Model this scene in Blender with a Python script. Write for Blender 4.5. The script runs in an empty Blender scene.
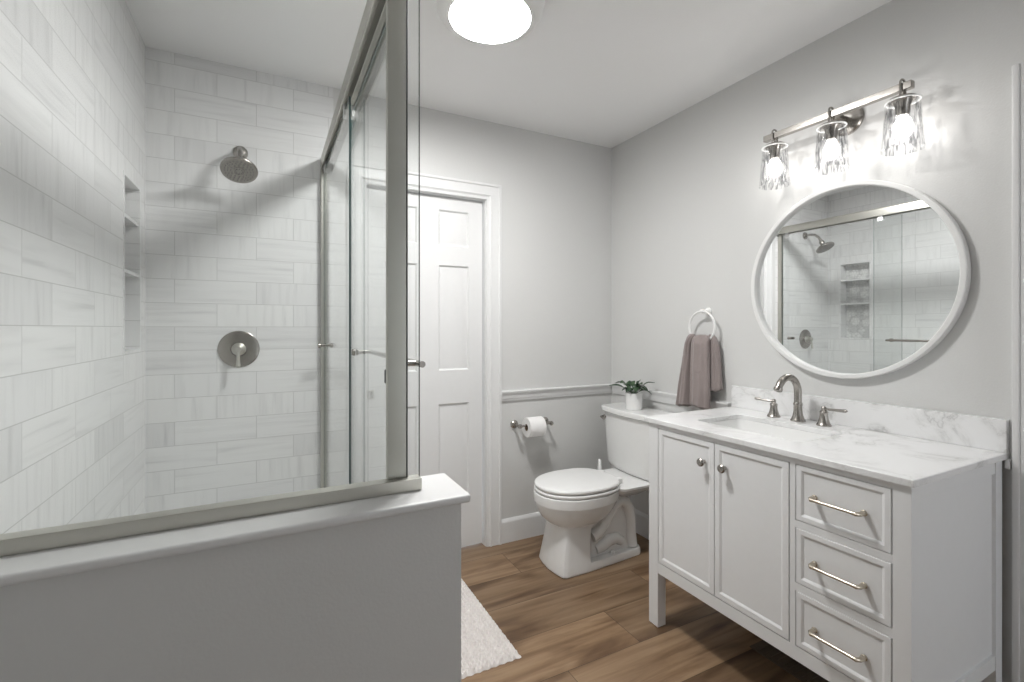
import bpy, bmesh, math, random
from mathutils import Vector, Matrix
S = bpy.context.scene
random.seed(7)
PI = math.pi
# ------------------------------------------------------------------ camera
cam = bpy.data.objects.new('camera', bpy.data.cameras.new('camera'))
S.collection.objects.link(cam); S.camera = cam
cam.location = (0, 0, 1.27)
cam.rotation_euler = (PI/2, 0, -0.47317)
cam.data.sensor_fit = 'HORIZONTAL'; cam.data.sensor_width = 36
cam.data.lens = 471.4/1024*36
cam.data.shift_y = -13.0/1024
cam.data.clip_start = 0.02
# ------------------------------------------------------------------ world, light, exposure
w = bpy.data.worlds.new('world'); S.world = w; w.use_nodes = True
w.node_tree.nodes['Background'].inputs[0].default_value = (0.93, 0.965, 1, 1)
w.node_tree.nodes['Background'].inputs[1].default_value = 0.72
S.view_settings.view_transform = 'Standard'; S.view_settings.look = 'None'
S.view_settings.exposure = 1.9; S.view_settings.gamma = 1
S.view_settings.use_curve_mapping = False
CEIL_E = 37.0      # ceiling lamp diffuser emission
BULB_W = 0.17       # each vanity bulb, watts

# ------------------------------------------------------------------ room numbers (metres)
XL, XR, YB, ZC = -0.477, 2.034, 2.51, 2.475
YN = -1.5          # wall behind the camera
# ------------------------------------------------------------------ material helpers
def newmat(name):
    m = bpy.data.materials.new(name); m.use_nodes = True
    nt = m.node_tree
    return m, nt, nt.nodes['Principled BSDF'], nt.nodes['Material Output']
def setp(b, color=None, rough=None, metal=None, spec=None, sheen=None, coat=None):
    if color is not None: b.inputs['Base Color'].default_value = (*color, 1)
    if rough is not None: b.inputs['Roughness'].default_value = rough
    if metal is not None: b.inputs['Metallic'].default_value = metal
    if spec is not None: b.inputs['Specular IOR Level'].default_value = spec
    if sheen is not None: b.inputs['Sheen Weight'].default_value = sheen
    if coat is not None: b.inputs['Coat Weight'].default_value = coat
def N(nt, t, **kw):
    n = nt.nodes.new(t)
    for k, v in kw.items():
        if k in n.inputs: n.inputs[k].default_value = v
        else: setattr(n, k, v)
    return n
def bump(nt, b, height, strength, dist=0.002):
    n = N(nt, 'ShaderNodeBump'); n.inputs['Strength'].default_value = strength
    n.inputs['Distance'].default_value = dist
    nt.links.new(height, n.inputs['Height']); nt.links.new(n.outputs[0], b.inputs['Normal'])
def ramp(nt, fac, stops):
    r = N(nt, 'ShaderNodeValToRGB'); e = r.color_ramp.elements
    while len(e) < len(stops): e.new(0.5)
    for el, (p, c) in zip(e, stops):
        el.position = p; el.color = (*c, 1) if len(c) == 3 else c
    nt.links.new(fac, r.inputs[0]); return r.outputs[0]
def objcoord(nt): return N(nt, 'ShaderNodeTexCoord').outputs['Object']
def mapping(nt, vec, scale=(1,1,1), loc=(0,0,0), rot=(0,0,0)):
    m = N(nt, 'ShaderNodeMapping'); m.inputs['Scale'].default_value = scale
    m.inputs['Location'].default_value = loc; m.inputs['Rotation'].default_value = rot
    nt.links.new(vec, m.inputs['Vector']); return m.outputs[0]
def mixc(nt, fac, a, b, mode='MIX'):
    m = N(nt, 'ShaderNodeMix', data_type='RGBA', blend_type=mode)
    for s, v in ((m.inputs[0], fac), (m.inputs[6], a), (m.inputs[7], b)):
        if isinstance(v, (int, float)): s.default_value = v
        elif isinstance(v, tuple): s.default_value = (*v, 1)
        else: nt.links.new(v, s)
    return m.outputs[2]
def math_(nt, op, a, b=0.0):
    m = N(nt, 'ShaderNodeMath', operation=op)
    for s, v in ((m.inputs[0], a), (m.inputs[1], b)):
        if isinstance(v, (int, float)): s.default_value = v
        else: nt.links.new(v, s)
    return m.outputs[0]
def simple(name, color, rough=0.5, metal=0.0, bumpscale=None, bstr=0.1, **kw):
    m, nt, b, o = newmat(name); setp(b, color, rough, metal, **kw)
    n = N(nt, 'ShaderNodeTexNoise'); n.inputs['Scale'].default_value = bumpscale or 40
    n.inputs['Detail'].default_value = 3
    nt.links.new(objcoord(nt), n.inputs['Vector'])
    c = mixc(nt, n.outputs[0], tuple(x*0.985 for x in color), tuple(min(1, x*1.015) for x in color))
    nt.links.new(c, b.inputs['Base Color'])
    if bumpscale: bump(nt, b, n.outputs[0], bstr)
    return m
M = {}
M['paint'] = simple('grey_wall_paint', (0.665, 0.665, 0.655), 0.42, bumpscale=150, bstr=0.2)
M['ceiling'] = simple('ceiling_paint', (0.90, 0.90, 0.90), 0.7, bumpscale=120, bstr=0.15)
M['trim'] = simple('white_trim_paint', (0.74, 0.74, 0.737), 0.35)
M['cabinet'] = simple('white_cabinet_lacquer', (0.815, 0.82, 0.825), 0.38)
M['ceramic'] = simple('white_ceramic', (0.84, 0.84, 0.83), 0.12, spec=0.5)
M['plastic'] = simple('white_plastic', (0.85, 0.85, 0.84), 0.3)
M['nickel'] = simple('brushed_nickel', (0.38, 0.36, 0.335), 0.27, 1.0)
M['nickel_frame'] = simple('satin_nickel_frame', (0.56, 0.55, 0.505), 0.40, 1.0)
M['warm_nickel'] = simple('champagne_nickel', (0.60, 0.54, 0.45), 0.27, 1.0)
M['dark'] = simple('dark_rubber', (0.02, 0.02, 0.02), 0.6)
M['bronze'] = simple('dark_register_metal', (0.10, 0.075, 0.055), 0.5, 0.0)
M['seal'] = simple('grey_seal', (0.12, 0.13, 0.125), 0.5)
M['mirror'] = simple('mirror_silver', (0.90, 0.91, 0.91), 0.0, 1.0)
M['mirror_frame'] = simple('white_mirror_frame', (0.78, 0.78, 0.77), 0.35)
M['paper'] = simple('toilet_paper', (0.86, 0.85, 0.84), 0.9, bumpscale=200, bstr=0.3)
M['card'] = simple('cardboard_core', (0.25, 0.18, 0.12), 0.9)
M['soil'] = simple('potting_soil', (0.035, 0.025, 0.018), 0.95, bumpscale=300, bstr=0.8)
M['towel'] = simple('mauve_terry', (0.29, 0.245, 0.235), 0.95, bumpscale=420, bstr=0.9, sheen=0.3)
M['mat'] = simple('ivory_chenille', (0.80, 0.76, 0.735), 0.95, bumpscale=250, bstr=0.4, sheen=0.2)
M['nozzle'] = simple('grey_rubber_nozzle', (0.10, 0.10, 0.10), 0.6)

def leafmat():
    m, nt, b, o = newmat('leaf_green'); setp(b, (0.1, 0.2, 0.08), 0.4)
    n = N(nt, 'ShaderNodeTexNoise'); n.inputs['Scale'].default_value = 45
    nt.links.new(objcoord(nt), n.inputs['Vector'])
    nt.links.new(ramp(nt, n.outputs[0], [(0.35, (0.012, 0.038, 0.018)), (0.7, (0.06, 0.115, 0.050))]), b.inputs['Base Color'])
    return m
M['leaf'] = leafmat()
def tilemat(name, horiz, offx):
    m, nt, b, o = newmat(name)
    sep = N(nt, 'ShaderNodeSeparateXYZ'); nt.links.new(objcoord(nt), sep.inputs[0])
    cmb = N(nt, 'ShaderNodeCombineXYZ')
    nt.links.new(math_(nt, 'ADD', sep.outputs[horiz], offx), cmb.inputs[0])
    nt.links.new(math_(nt, 'ADD', sep.outputs[2], -0.0238), cmb.inputs[1])
    br = N(nt, 'ShaderNodeTexBrick'); nt.links.new(cmb.outputs[0], br.inputs['Vector'])
    for k, v in {'Scale': 1, 'Mortar Size': 0.0011, 'Mortar Smooth': 0.3, 'Bias': 0, 'Brick Width': 0.315, 'Row Height': 0.1043}.items():
        br.inputs[k].default_value = v
    br.inputs['Color1'].default_value = (0, 0, 0, 1); br.inputs['Color2'].default_value = (1, 1, 1, 1); br.inputs['Mortar'].default_value = (0.5, 0.5, 0.5, 1)
    br.offset = 0.5; br.offset_frequency = 2
    rnd = br.outputs['Color']; fac = br.outputs['Fac']
    rr = N(nt, 'ShaderNodeSeparateColor'); nt.links.new(rnd, rr.inputs[0]); rv = rr.outputs[0]
    def veins(scale, det, k):
        add = N(nt, 'ShaderNodeVectorMath', operation='ADD')
        c3 = N(nt, 'ShaderNodeCombineXYZ'); nt.links.new(math_(nt, 'MULTIPLY', rv, 37.0*k), c3.inputs[0]); nt.links.new(math_(nt, 'MULTIPLY', rv, 91.0*k), c3.inputs[1])
        nt.links.new(cmb.outputs[0], add.inputs[0]); nt.links.new(c3.outputs[0], add.inputs[1])
        no = N(nt, 'ShaderNodeTexNoise'); no.inputs['Scale'].default_value = 1; no.inputs['Detail'].default_value = det; no.inputs['Distortion'].default_value = 0.4
        nt.links.new(mapping(nt, add.outputs[0], scale), no.inputs['Vector']); return no.outputs[0]
    v1 = veins((38, 3.0, 1), 3, 1)      # upright bands
    v2 = veins((2.5, 40, 1), 3, 1.7)    # bands along the tile
    sel = math_(nt, 'GREATER_THAN', math_(nt, 'FRACT', math_(nt, 'MULTIPLY', rv, 7.3)), 0.55)
    v = N(nt, 'ShaderNodeMix', data_type='FLOAT'); nt.links.new(sel, v.inputs[0]); nt.links.new(v1, v.inputs[2]); nt.links.new(v2, v.inputs[3])
    marble = ramp(nt, v.outputs[0], [(0.26, (0.70, 0.70, 0.705)), (0.38, (0.795, 0.795, 0.795)), (0.52, (0.84, 0.84, 0.84)), (0.8, (0.85, 0.85, 0.85))])
    tint = ramp(nt, math_(nt, 'FRACT', math_(nt, 'MULTIPLY', rv, 13.7)), [(0, (0.90, 0.90, 0.90)), (0.25, (0.97, 0.97, 0.97)), (1, (1.0, 1.0, 0.995))])
    col = mixc(nt, 1.0, marble, tint, 'MULTIPLY')
    nt.links.new(mixc(nt, fac, col, (0.55, 0.55, 0.54)), b.inputs['Base Color'])
    setp(b, rough=0.27, spec=0.45)
    inv = math_(nt, 'SUBTRACT', 1.0, fac); bump(nt, b, inv, 0.35, 0.001)
    return m
M['tile_back'] = tilemat('marble_tile_back', 0, 0.374 + 0.315*4)
M['tile_left'] = tilemat('marble_tile_left', 1, -1.385 + 0.315*8)
def mosaicmat():
    m, nt, b, o = newmat('flower_mosaic')
    sep = N(nt, 'ShaderNodeSeparateXYZ'); nt.links.new(objcoord(nt), sep.inputs[0])
    cmb = N(nt, 'ShaderNodeCombineXYZ'); nt.links.new(sep.outputs[1], cmb.inputs[0]); nt.links.new(sep.outputs[2], cmb.inputs[1])
    vo = N(nt, 'ShaderNodeTexVoronoi'); vo.inputs['Scale'].default_value = 14; vo.inputs['Randomness'].default_value = 0.6
    nt.links.new(cmb.outputs[0], vo.inputs['Vector'])
    v2 = N(nt, 'ShaderNodeTexVoronoi'); v2.inputs['Scale'].default_value = 45; v2.inputs['Randomness'].default_value = 0.6; v2.feature = 'DISTANCE_TO_EDGE'
    nt.links.new(cmb.outputs[0], v2.inputs['Vector'])
    c = ramp(nt, vo.outputs['Distance'], [(0.0, (0.72, 0.72, 0.72)), (0.12, (0.84, 0.84, 0.83)), (0.42, (0.80, 0.80, 0.79)), (0.6, (0.64, 0.64, 0.64))])
    e = ramp(nt, v2.outputs['Distance'], [(0.0, (0.72, 0.72, 0.72)), (0.09, (1, 1, 1))])
    nt.links.new(mixc(nt, 1.0, c, e, 'MULTIPLY'), b.inputs['Base Color']); setp(b, rough=0.25)
    return m
M['mosaic'] = mosaicmat()
def quartzmat():
    m, nt, b, o = newmat('white_veined_quartz'); oc = objcoord(nt)
    n1 = N(nt, 'ShaderNodeTexNoise'); n1.inputs['Scale'].default_value = 5.5; n1.inputs['Detail'].default_value = 8; n1.inputs['Roughness'].default_value = 0.62; n1.inputs['Distortion'].default_value = 0.9
    nt.links.new(mapping(nt, oc, (1, 1, 1.2)), n1.inputs['Vector'])
    r1 = math_(nt, 'ABSOLUTE', math_(nt, 'SUBTRACT', n1.outputs[0], 0.5))
    vein = ramp(nt, r1, [(0.0, (0.54, 0.535, 0.53)), (0.010, (0.66, 0.66, 0.655)), (0.035, (0.76, 0.76, 0.755)), (0.10, (0.84, 0.84, 0.84))])
    n2 = N(nt, 'ShaderNodeTexNoise'); n2.inputs['Scale'].default_value = 4.5; n2.inputs['Detail'].default_value = 2
    nt.links.new(oc, n2.inputs['Vector'])
    msk = ramp(nt, n2.outputs[0], [(0.42, (0, 0, 0)), (0.62, (1, 1, 1))])
    nt.links.new(mixc(nt, msk, (0.84, 0.84, 0.84), vein), b.inputs['Base Color']); setp(b, rough=0.22)
    return m
M['quartz'] = quartzmat()
def woodmat():
    m, nt, b, o = newmat('oak_plank_floor'); oc = objcoord(nt)
    sp = N(nt, 'ShaderNodeSeparateXYZ'); nt.links.new(oc, sp.inputs[0])
    yy = math_(nt, 'ADD', sp.outputs[1], -0.065)
    row = math_(nt, 'FLOOR', math_(nt, 'DIVIDE', yy, 0.2325))
    xx = math_(nt, 'SUBTRACT', math_(nt, 'ADD', sp.outputs[0], 1.99), math_(nt, 'MULTIPLY', row, 0.35))   # each row's butt joints step along
    cb = N(nt, 'ShaderNodeCombineXYZ'); nt.links.new(xx, cb.inputs[0]); nt.links.new(yy, cb.inputs[1])
    br = N(nt, 'ShaderNodeTexBrick'); nt.links.new(cb.outputs[0], br.inputs['Vector'])
    for k, v in {'Scale': 1, 'Mortar Size': 0.0012, 'Mortar Smooth': 0.2, 'Bias': 0, 'Brick Width': 1.22, 'Row Height': 0.2325}.items():
        br.inputs[k].default_value = v
    br.inputs['Color1'].default_value = (0, 0, 0, 1); br.inputs['Color2'].default_value = (1, 1, 1, 1); br.inputs['Mortar'].default_value = (0.5, 0.5, 0.5, 1)
    br.offset = 0.0; br.offset_frequency = 2
    sc = N(nt, 'ShaderNodeSeparateColor'); nt.links.new(br.outputs['Color'], sc.inputs[0]); rv = sc.outputs[0]
    c3 = N(nt, 'ShaderNodeCombineXYZ'); nt.links.new(math_(nt, 'MULTIPLY', rv, 53), c3.inputs[0]); nt.links.new(math_(nt, 'MULTIPLY', rv, 17), c3.inputs[1])
    add = N(nt, 'ShaderNodeVectorMath', operation='ADD'); nt.links.new(oc, add.inputs[0]); nt.links.new(c3.outputs[0], add.inputs[1])
    g = N(nt, 'ShaderNodeTexNoise'); g.inputs['Scale'].default_value = 1; g.inputs['Detail'].default_value = 5; g.inputs['Distortion'].default_value = 0.6
    nt.links.new(mapping(nt, add.outputs[0], (1.6, 26, 1)), g.inputs['Vector'])
    k = N(nt, 'ShaderNodeTexNoise'); k.inputs['Scale'].default_value = 1; k.inputs['Detail'].default_value = 6; k.inputs['Distortion'].default_value = 0.5
    nt.links.new(mapping(nt, add.outputs[0], (1.7, 8.0, 1)), k.inputs['Vector'])
    base = ramp(nt, g.outputs[0], [(0.25, (0.155, 0.092, 0.050)), (0.5, (0.250, 0.165, 0.098)), (0.75, (0.32, 0.225, 0.142))])
    blot = ramp(nt, k.outputs[0], [(0.30, (0.36, 0.30, 0.26)), (0.40, (0.66, 0.60, 0.56)), (0.50, (1, 0.98, 0.96)), (0.7, (1.16, 1.18, 1.20))])
    col = mixc(nt, 1.0, base, blot, 'MULTIPLY')
    kn = N(nt, 'ShaderNodeTexVoronoi'); kn.inputs['Scale'].default_value = 1; kn.inputs['Randomness'].default_value = 1.0
    nt.links.new(mapping(nt, add.outputs[0], (2.0, 5.2, 1), (0.3, 0.1, 0)), kn.inputs['Vector'])
    kd = math_(nt, 'ADD', kn.outputs['Distance'], math_(nt, 'MULTIPLY', math_(nt, 'SUBTRACT', g.outputs[0], 0.5), 0.22))
    col = mixc(nt, 1.0, col, ramp(nt, kd, [(0.02, (0.22, 0.16, 0.12)), (0.06, (0.60, 0.52, 0.46)), (0.16, (0.90, 0.87, 0.84)), (0.26, (1, 1, 1))]), 'MULTIPLY')
    tint = ramp(nt, rv, [(0.0, (0.66, 0.64, 0.63)), (0.5, (0.95, 0.95, 0.95)), (1.0, (1.18, 1.16, 1.13))])
    col = mixc(nt, 1.0, col, tint, 'MULTIPLY')
    nt.links.new(mixc(nt, br.outputs['Fac'], col, (0.05, 0.032, 0.02)), b.inputs['Base Color'])
    setp(b, rough=0.42, spec=0.4); bump(nt, b, g.outputs[0], 0.12, 0.001)
    return m
M['wood'] = woodmat()
def glassmat(name, tint, gl=1.0, pattern=False):
    m, nt, b, o = newmat(name); nt.nodes.remove(b)
    tr = N(nt, 'ShaderNodeBsdfTransparent'); tr.inputs[0].default_value = (*tint, 1)
    gs = N(nt, 'ShaderNodeBsdfGlossy'); gs.inputs['Roughness'].default_value = 0.02; gs.inputs['Color'].default_value = (gl, gl, gl, 1)
    fr = N(nt, 'ShaderNodeFresnel')
    # the node inverts the IOR on back faces; feed it the inverse there so both sides of a thin pane reflect alike
    geo = N(nt, 'ShaderNodeNewGeometry')
    nt.links.new(math_(nt, 'ADD', 1.45, math_(nt, 'MULTIPLY', geo.outputs['Backfacing'], 1/1.45-1.45)), fr.inputs['IOR'])
    mx = N(nt, 'ShaderNodeMixShader')
    nt.links.new(fr.outputs[0], mx.inputs[0]); nt.links.new(tr.outputs[0], mx.inputs[1]); nt.links.new(gs.outputs[0], mx.inputs[2])
    if pattern:                     # water-glass: ripple noise tints the transparency to imitate cast light streaks
        oc = objcoord(nt)
        n1 = N(nt, 'ShaderNodeTexNoise'); n1.inputs['Scale'].default_value = 1; n1.inputs['Detail'].default_value = 1; n1.inputs['Distortion'].default_value = 1.0
        nt.links.new(mapping(nt, oc, (105, 105, 20)), n1.inputs['Vector'])
        nt.links.new(ramp(nt, n1.outputs[0], [(0.38, (0.66, 0.665, 0.67)), (0.45, (0.90, 0.90, 0.91)), (0.52, (1, 1, 1))]), tr.inputs[0])
        bp = N(nt, 'ShaderNodeBump'); bp.inputs['Strength'].default_value = 0.8; bp.inputs['Distance'].default_value = 0.004
        nt.links.new(n1.outputs[0], bp.inputs['Height']); nt.links.new(bp.outputs[0], gs.inputs['Normal']); nt.links.new(bp.outputs[0], fr.inputs['Normal'])
    nt.links.new(mx.outputs[0], o.inputs[0])
    return m
M['glass'] = glassmat('clear_shower_glass', (0.985, 0.993, 0.99))
M['shade'] = glassmat('rippled_shade_glass', (0.97, 0.97, 0.97), pattern=True)
M['glass_edge'] = simple('green_glass_edge', (0.035, 0.075, 0.075), 0.15)
def emis(name, col, e):
    m, nt, b, o = newmat(name); setp(b, (0.8, 0.8, 0.8), 0.5)
    b.inputs['Emission Color'].default_value = (*col, 1); b.inputs['Emission Strength'].default_value = e
    return m
M['diffuser'] = emis('lamp_diffuser', (1, 0.995, 0.985), CEIL_E)
def bulbmat():
    m, nt, b, o = newmat('glowing_bulb_glass'); nt.nodes.remove(b)
    tr = N(nt, 'ShaderNodeBsdfTransparent'); tr.inputs[0].default_value = (0.95, 0.95, 0.95, 1)
    em = N(nt, 'ShaderNodeEmission'); em.inputs[0].default_value = (1, 0.97, 0.93, 1); em.inputs[1].default_value = 0.55
    ad = N(nt, 'ShaderNodeAddShader'); nt.links.new(tr.outputs[0], ad.inputs[0]); nt.links.new(em.outputs[0], ad.inputs[1]); nt.links.new(ad.outputs[0], o.inputs[0])
    return m
M['bulb'] = bulbmat()

# ------------------------------------------------------------------ mesh helpers (all in world coordinates)
class MB:
    def __init__(s): s.bm = bmesh.new(); s.mi = 0
    def _new(s, fs):
        for f in fs: f.material_index = s.mi
    def box(s, x0, x1, y0, y1, z0, z1, bev=0.0, seg=2):
        b = bmesh.new()
        bmesh.ops.create_cube(b, size=1)
        for v in b.verts:
            v.co = Vector(((x0+x1)/2 + v.co.x*(x1-x0), (y0+y1)/2 + v.co.y*(y1-y0), (z0+z1)/2 + v.co.z*(z1-z0)))
        if bev > 0: bmesh.ops.bevel(b, geom=b.edges[:], offset=bev, segments=seg, profile=0.5, affect='EDGES')
        s.merge(b); return s
    def merge(s, b, mat=None):
        if mat is not None: bmesh.ops.transform(b, matrix=mat, verts=b.verts[:])
        mp = {v: s.bm.verts.new(v.co) for v in b.verts}
        for f in b.faces:
            try: nf = s.bm.faces.new([mp[v] for v in f.verts]); nf.material_index = s.mi
            except ValueError: pass
        b.free()
    def loft(s, rings, cap0=True, cap1=True, closed=True):
        rv = [[s.bm.verts.new(p) for p in r] for r in rings]; n = len(rv[0])
        for a, b in zip(rv, rv[1:]):
            for i in range(n if closed else n-1):
                j = (i+1) % n
                f = s.bm.faces.new((a[i], a[j], b[j], b[i])); f.material_index = s.mi
        if cap0: f = s.bm.faces.new(rv[0][::-1]); f.material_index = s.mi
        if cap1: f = s.bm.faces.new(rv[-1]); f.material_index = s.mi
        return s
    def lathe(s, prof, origin=(0,0,0), axis=(0,0,1), n=32, cap0=True, cap1=True):
        ax = Vector(axis).normalized(); q = ax.to_track_quat('Z', 'Y'); o = Vector(origin)
        rings = [[o + q @ Vector((max(r, 1e-4)*math.cos(2*PI*i/n), max(r, 1e-4)*math.sin(2*PI*i/n), h)) for i in range(n)] for r, h in prof]
        return s.loft(rings, cap0, cap1)
    def cyl(s, p0, p1, r0, r1=None, n=24):
        p0, p1 = Vector(p0), Vector(p1); r1 = r0 if r1 is None else r1
        return s.lathe([(r0, 0), (r1, (p1-p0).length)], p0, p1-p0, n)
    def tube(s, pts, r, n=16, closed=False, caps=True):
        pts = [Vector(p) for p in pts]; rs = r if isinstance(r, (list, tuple)) else [r]*len(pts)
        rings = []; up = None
        for i, p in enumerate(pts):
            if closed: t = pts[(i+1) % len(pts)] - pts[i-1]
            else: t = pts[min(i+1, len(pts)-1)] - pts[max(i-1, 0)]
            t.normalize()
            if up is None:
                up = Vector((0, 0, 1)) if abs(t.z) < 0.9 else Vector((1, 0, 0))
            up = (up - t*up.dot(t)).normalized(); sd = t.cross(up)
            rings.append([p + (up*math.cos(2*PI*k/n) + sd*math.sin(2*PI*k/n))*rs[i] for k in range(n)])
        if closed: rings.append(rings[0]); return s.loft(rings, False, False)
        return s.loft(rings, caps, caps)
    def prism(s, poly, z0, z1, bev=0.0):
        """poly: list of (x,y); extruded in z, optional top/bottom bevel"""
        def shr(d):
            n = len(poly); out = []
            cx = sum(p[0] for p in poly)/n; cy = sum(p[1] for p in poly)/n
            for x, y in poly:
                L = math.hypot(x-cx, y-cy) or 1; out.append((x-(x-cx)/L*d, y-(y-cy)/L*d))
            return out
        R = []
        if bev:
            for k in range(4):
                a = PI/2*k/3; R.append([(x, y, z0 + bev*(1-math.sin(a))) for x, y in shr(bev*(1-math.sin(a)) if False else bev*(1-math.sin(a)))])
            for k in range(4):
                a = PI/2*k/3; R.append([(x, y, z1 - bev*(1-math.cos(a))) for x, y in shr(bev*(1-math.cos(a)))][:])
            # order rings by height, radius shrinking at both ends
            lo = [[(x, y, z0 + bev*(1-math.cos(PI/2*(1-k/3)))) for x, y in shr(bev*(1-math.sin(PI/2*(1-k/3+0))) if False else bev*(1-math.sin(PI/2*k/3)))] for k in range(4)]
            lo = [[(x, y, z0 + bev*(1-math.cos(PI/2*k/3))) for x, y in shr(bev*(1-math.sin(PI/2*k/3)))] for k in range(4)]
            hi = [[(x, y, z1 - bev*(1-math.sin(PI/2*k/3))) for x, y in shr(bev*(1-math.cos(PI/2*k/3)))] for k in range(4)]
            R = lo + hi
        else:
            R = [[(x, y, z0) for x, y in poly], [(x, y, z1) for x, y in poly]]
        return s.loft(R)
    def ext(s, prof, axis, a0, a1):
        """closed profile extruded along an axis. axis 'Y': prof=(x,z); axis 'X': prof=(y,z)"""
        f = (lambda p, a: (p[0], a, p[1])) if axis == 'Y' else (lambda p, a: (a, p[0], p[1]))
        return s.loft([[f(p, a0) for p in prof], [f(p, a1) for p in prof]])
    def build(s, name, mats, parent=None, smooth=35, sub=0):
        bmesh.ops.recalc_face_normals(s.bm, faces=s.bm.faces[:])
        off = Vector((0, 0, 0)); p = parent
        while p is not None: off += p.location; p = p.parent
        for v in s.bm.verts: v.co -= off
        me = bpy.data.meshes.new(name); s.bm.to_mesh(me); s.bm.free()
        for m in (mats if isinstance(mats, (list, tuple)) else [mats]): me.materials.append(M[m])
        if smooth:
            for p_ in me.polygons: p_.use_smooth = True
            me.set_sharp_from_angle(angle=math.radians(smooth))
        o = bpy.data.objects.new(name, me); S.collection.objects.link(o); o.parent = parent
        if smooth:
            wn = o.modifiers.new('weighted', 'WEIGHTED_NORMAL'); wn.keep_sharp = True
        if sub:
            md = o.modifiers.new('sub', 'SUBSURF'); md.levels = sub; md.render_levels = sub
        return o
def thing(name, label, cat, loc):
    o = bpy.data.objects.new(name, None); S.collection.objects.link(o); o.location = loc
    o.empty_display_size = 0.05
    o['label'] = label; o['category'] = cat; return o
def tag(o, label, cat): o['label'] = label; o['category'] = cat; return o
def struct(o, label=None, cat=None):
    o['kind'] = 'structure'
    if label: o['label'] = label; o['category'] = cat
    return o
def arc(cx, cy, r, a0, a1, n): return [(cx + r*math.cos(a0+(a1-a0)*i/n), cy + r*math.sin(a0+(a1-a0)*i/n)) for i in range(n+1)]

# ================================================================== the room
struct(MB().box(XL-.1, XR+.1, YN-.1, YB+.1, -0.05, 0).build('floor', 'wood', smooth=0), 'brown oak-look plank floor running across the bathroom', 'floor')
struct(MB().box(XL-.1, XR+.1, YN-.1, YB+.1, ZC, ZC+.05).build('ceiling', 'ceiling', smooth=0), 'flat white painted ceiling', 'ceiling')
# back wall: painted part with the pocket door opening, and the tiled shower part
DX0, DX1, DZ = 0.438, 1.115, 2.015
b = MB(); b.box(0.28, DX0, YB, YB+.1, 0, ZC).box(DX1, XR+.1, YB, YB+.1, 0, ZC).box(DX0, DX1, YB, YB+.1, DZ, ZC)
struct(b.build('wall_back', 'paint', smooth=0), 'light grey painted back wall around the white door', 'wall')
b = MB(); b.box(XL-.1, 0.28, YB, YB+.1, 0, ZC)
struct(b.build('wall_shower_back', 'tile_back', smooth=0), 'white marble subway tile wall behind the shower head', 'wall')
# tiled left wall with niche opening
NY0, NY1, NZ0, NZ1, ND = 2.166, 2.416, 1.172, 1.843, 0.09
b = MB()
for y0, y1, z0, z1 in ((0.95, NY0, 0, ZC), (NY1, YB, 0, ZC), (NY0, NY1, 0, NZ0), (NY0, NY1, NZ1, ZC)):
    b.box(XL-.12, XL, y0, y1, z0, z1)
struct(b.build('wall_shower_left', 'tile_left', smooth=0), 'white marble subway tile wall holding the recessed niche', 'wall')
nroot = bpy.data.objects.new('wall_niche', None); S.collection.objects.link(nroot); nroot.location = (XL, NY0, NZ0)
struct(nroot, 'recessed shower niche with two shelves in the tiled wall', 'niche')
b = MB(); b.box(XL-ND-.02, XL-ND, NY0, NY1, NZ0, NZ1); b.build('niche_back', 'mosaic', nroot, smooth=0)
b = MB()
t = 0.012
b.box(XL-ND, XL+.003, NY0, NY0+t, NZ0, NZ1, .002).box(XL-ND, XL+.003, NY1-t, NY1, NZ0, NZ1, .002).box(XL-ND, XL+.003, NY0+t, NY1-t, NZ0, NZ0+t, .002).box(XL-ND, XL+.003, NY0+t, NY1-t, NZ1-t, NZ1, .002)
b.build('niche_frame', 'tile_left', nroot)
for z in (1.682, 1.476):
    MB().box(XL-ND, XL-.002, NY0+t, NY1-t, z, z+.014, .002).build('niche_shelf', 'quartz', nroot)
struct(MB().box(XL-.12, XL, YN-.1, 0.95, 0, ZC).build('wall_left', 'paint', smooth=0), 'grey painted left wall in front of the shower', 'wall')
# right wall with door opening near the camera
RD0, RD1, RDZ = -0.28, 0.50, 1.985
b = MB(); b.box(XR, XR+.1, RD1, YB+.1, 0, ZC).box(XR, XR+.1, YN-.1, RD0, 0, ZC).box(XR, XR+.1, RD0, RD1, RDZ, ZC)
struct(b.build('wall_right', 'paint', smooth=0), 'light grey painted wall behind the vanity', 'wall')
# wall behind the camera
OX0, OX1, OZ = 1.30, 2.0, 2.1       # unseen opening, added to let world light in as frontal fill
struct(MB().box(XL, OX0, YN-.1, YN, 0, ZC).box(OX1, XR, YN-.1, YN, 0, ZC).box(OX0, OX1, YN-.1, YN, OZ, ZC).build('wall_front', 'paint', smooth=0), 'grey wall behind the viewer', 'wall')
# knee wall and its cap
KX, KY0, KY1 = 0.357, 0.932, 1.062
struct(MB().box(XL, KX, KY0, KY1, 0, 0.906).build('wall_knee', 'paint', smooth=0), 'low grey half wall in front of the shower', 'wall')
struct(MB().box(XL, 0.373, 0.912, 1.082, 0.9065, 0.9235, .006, 3).build('trim_1', 'trim'), 'white cap on top of the grey half wall', 'trim')

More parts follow.
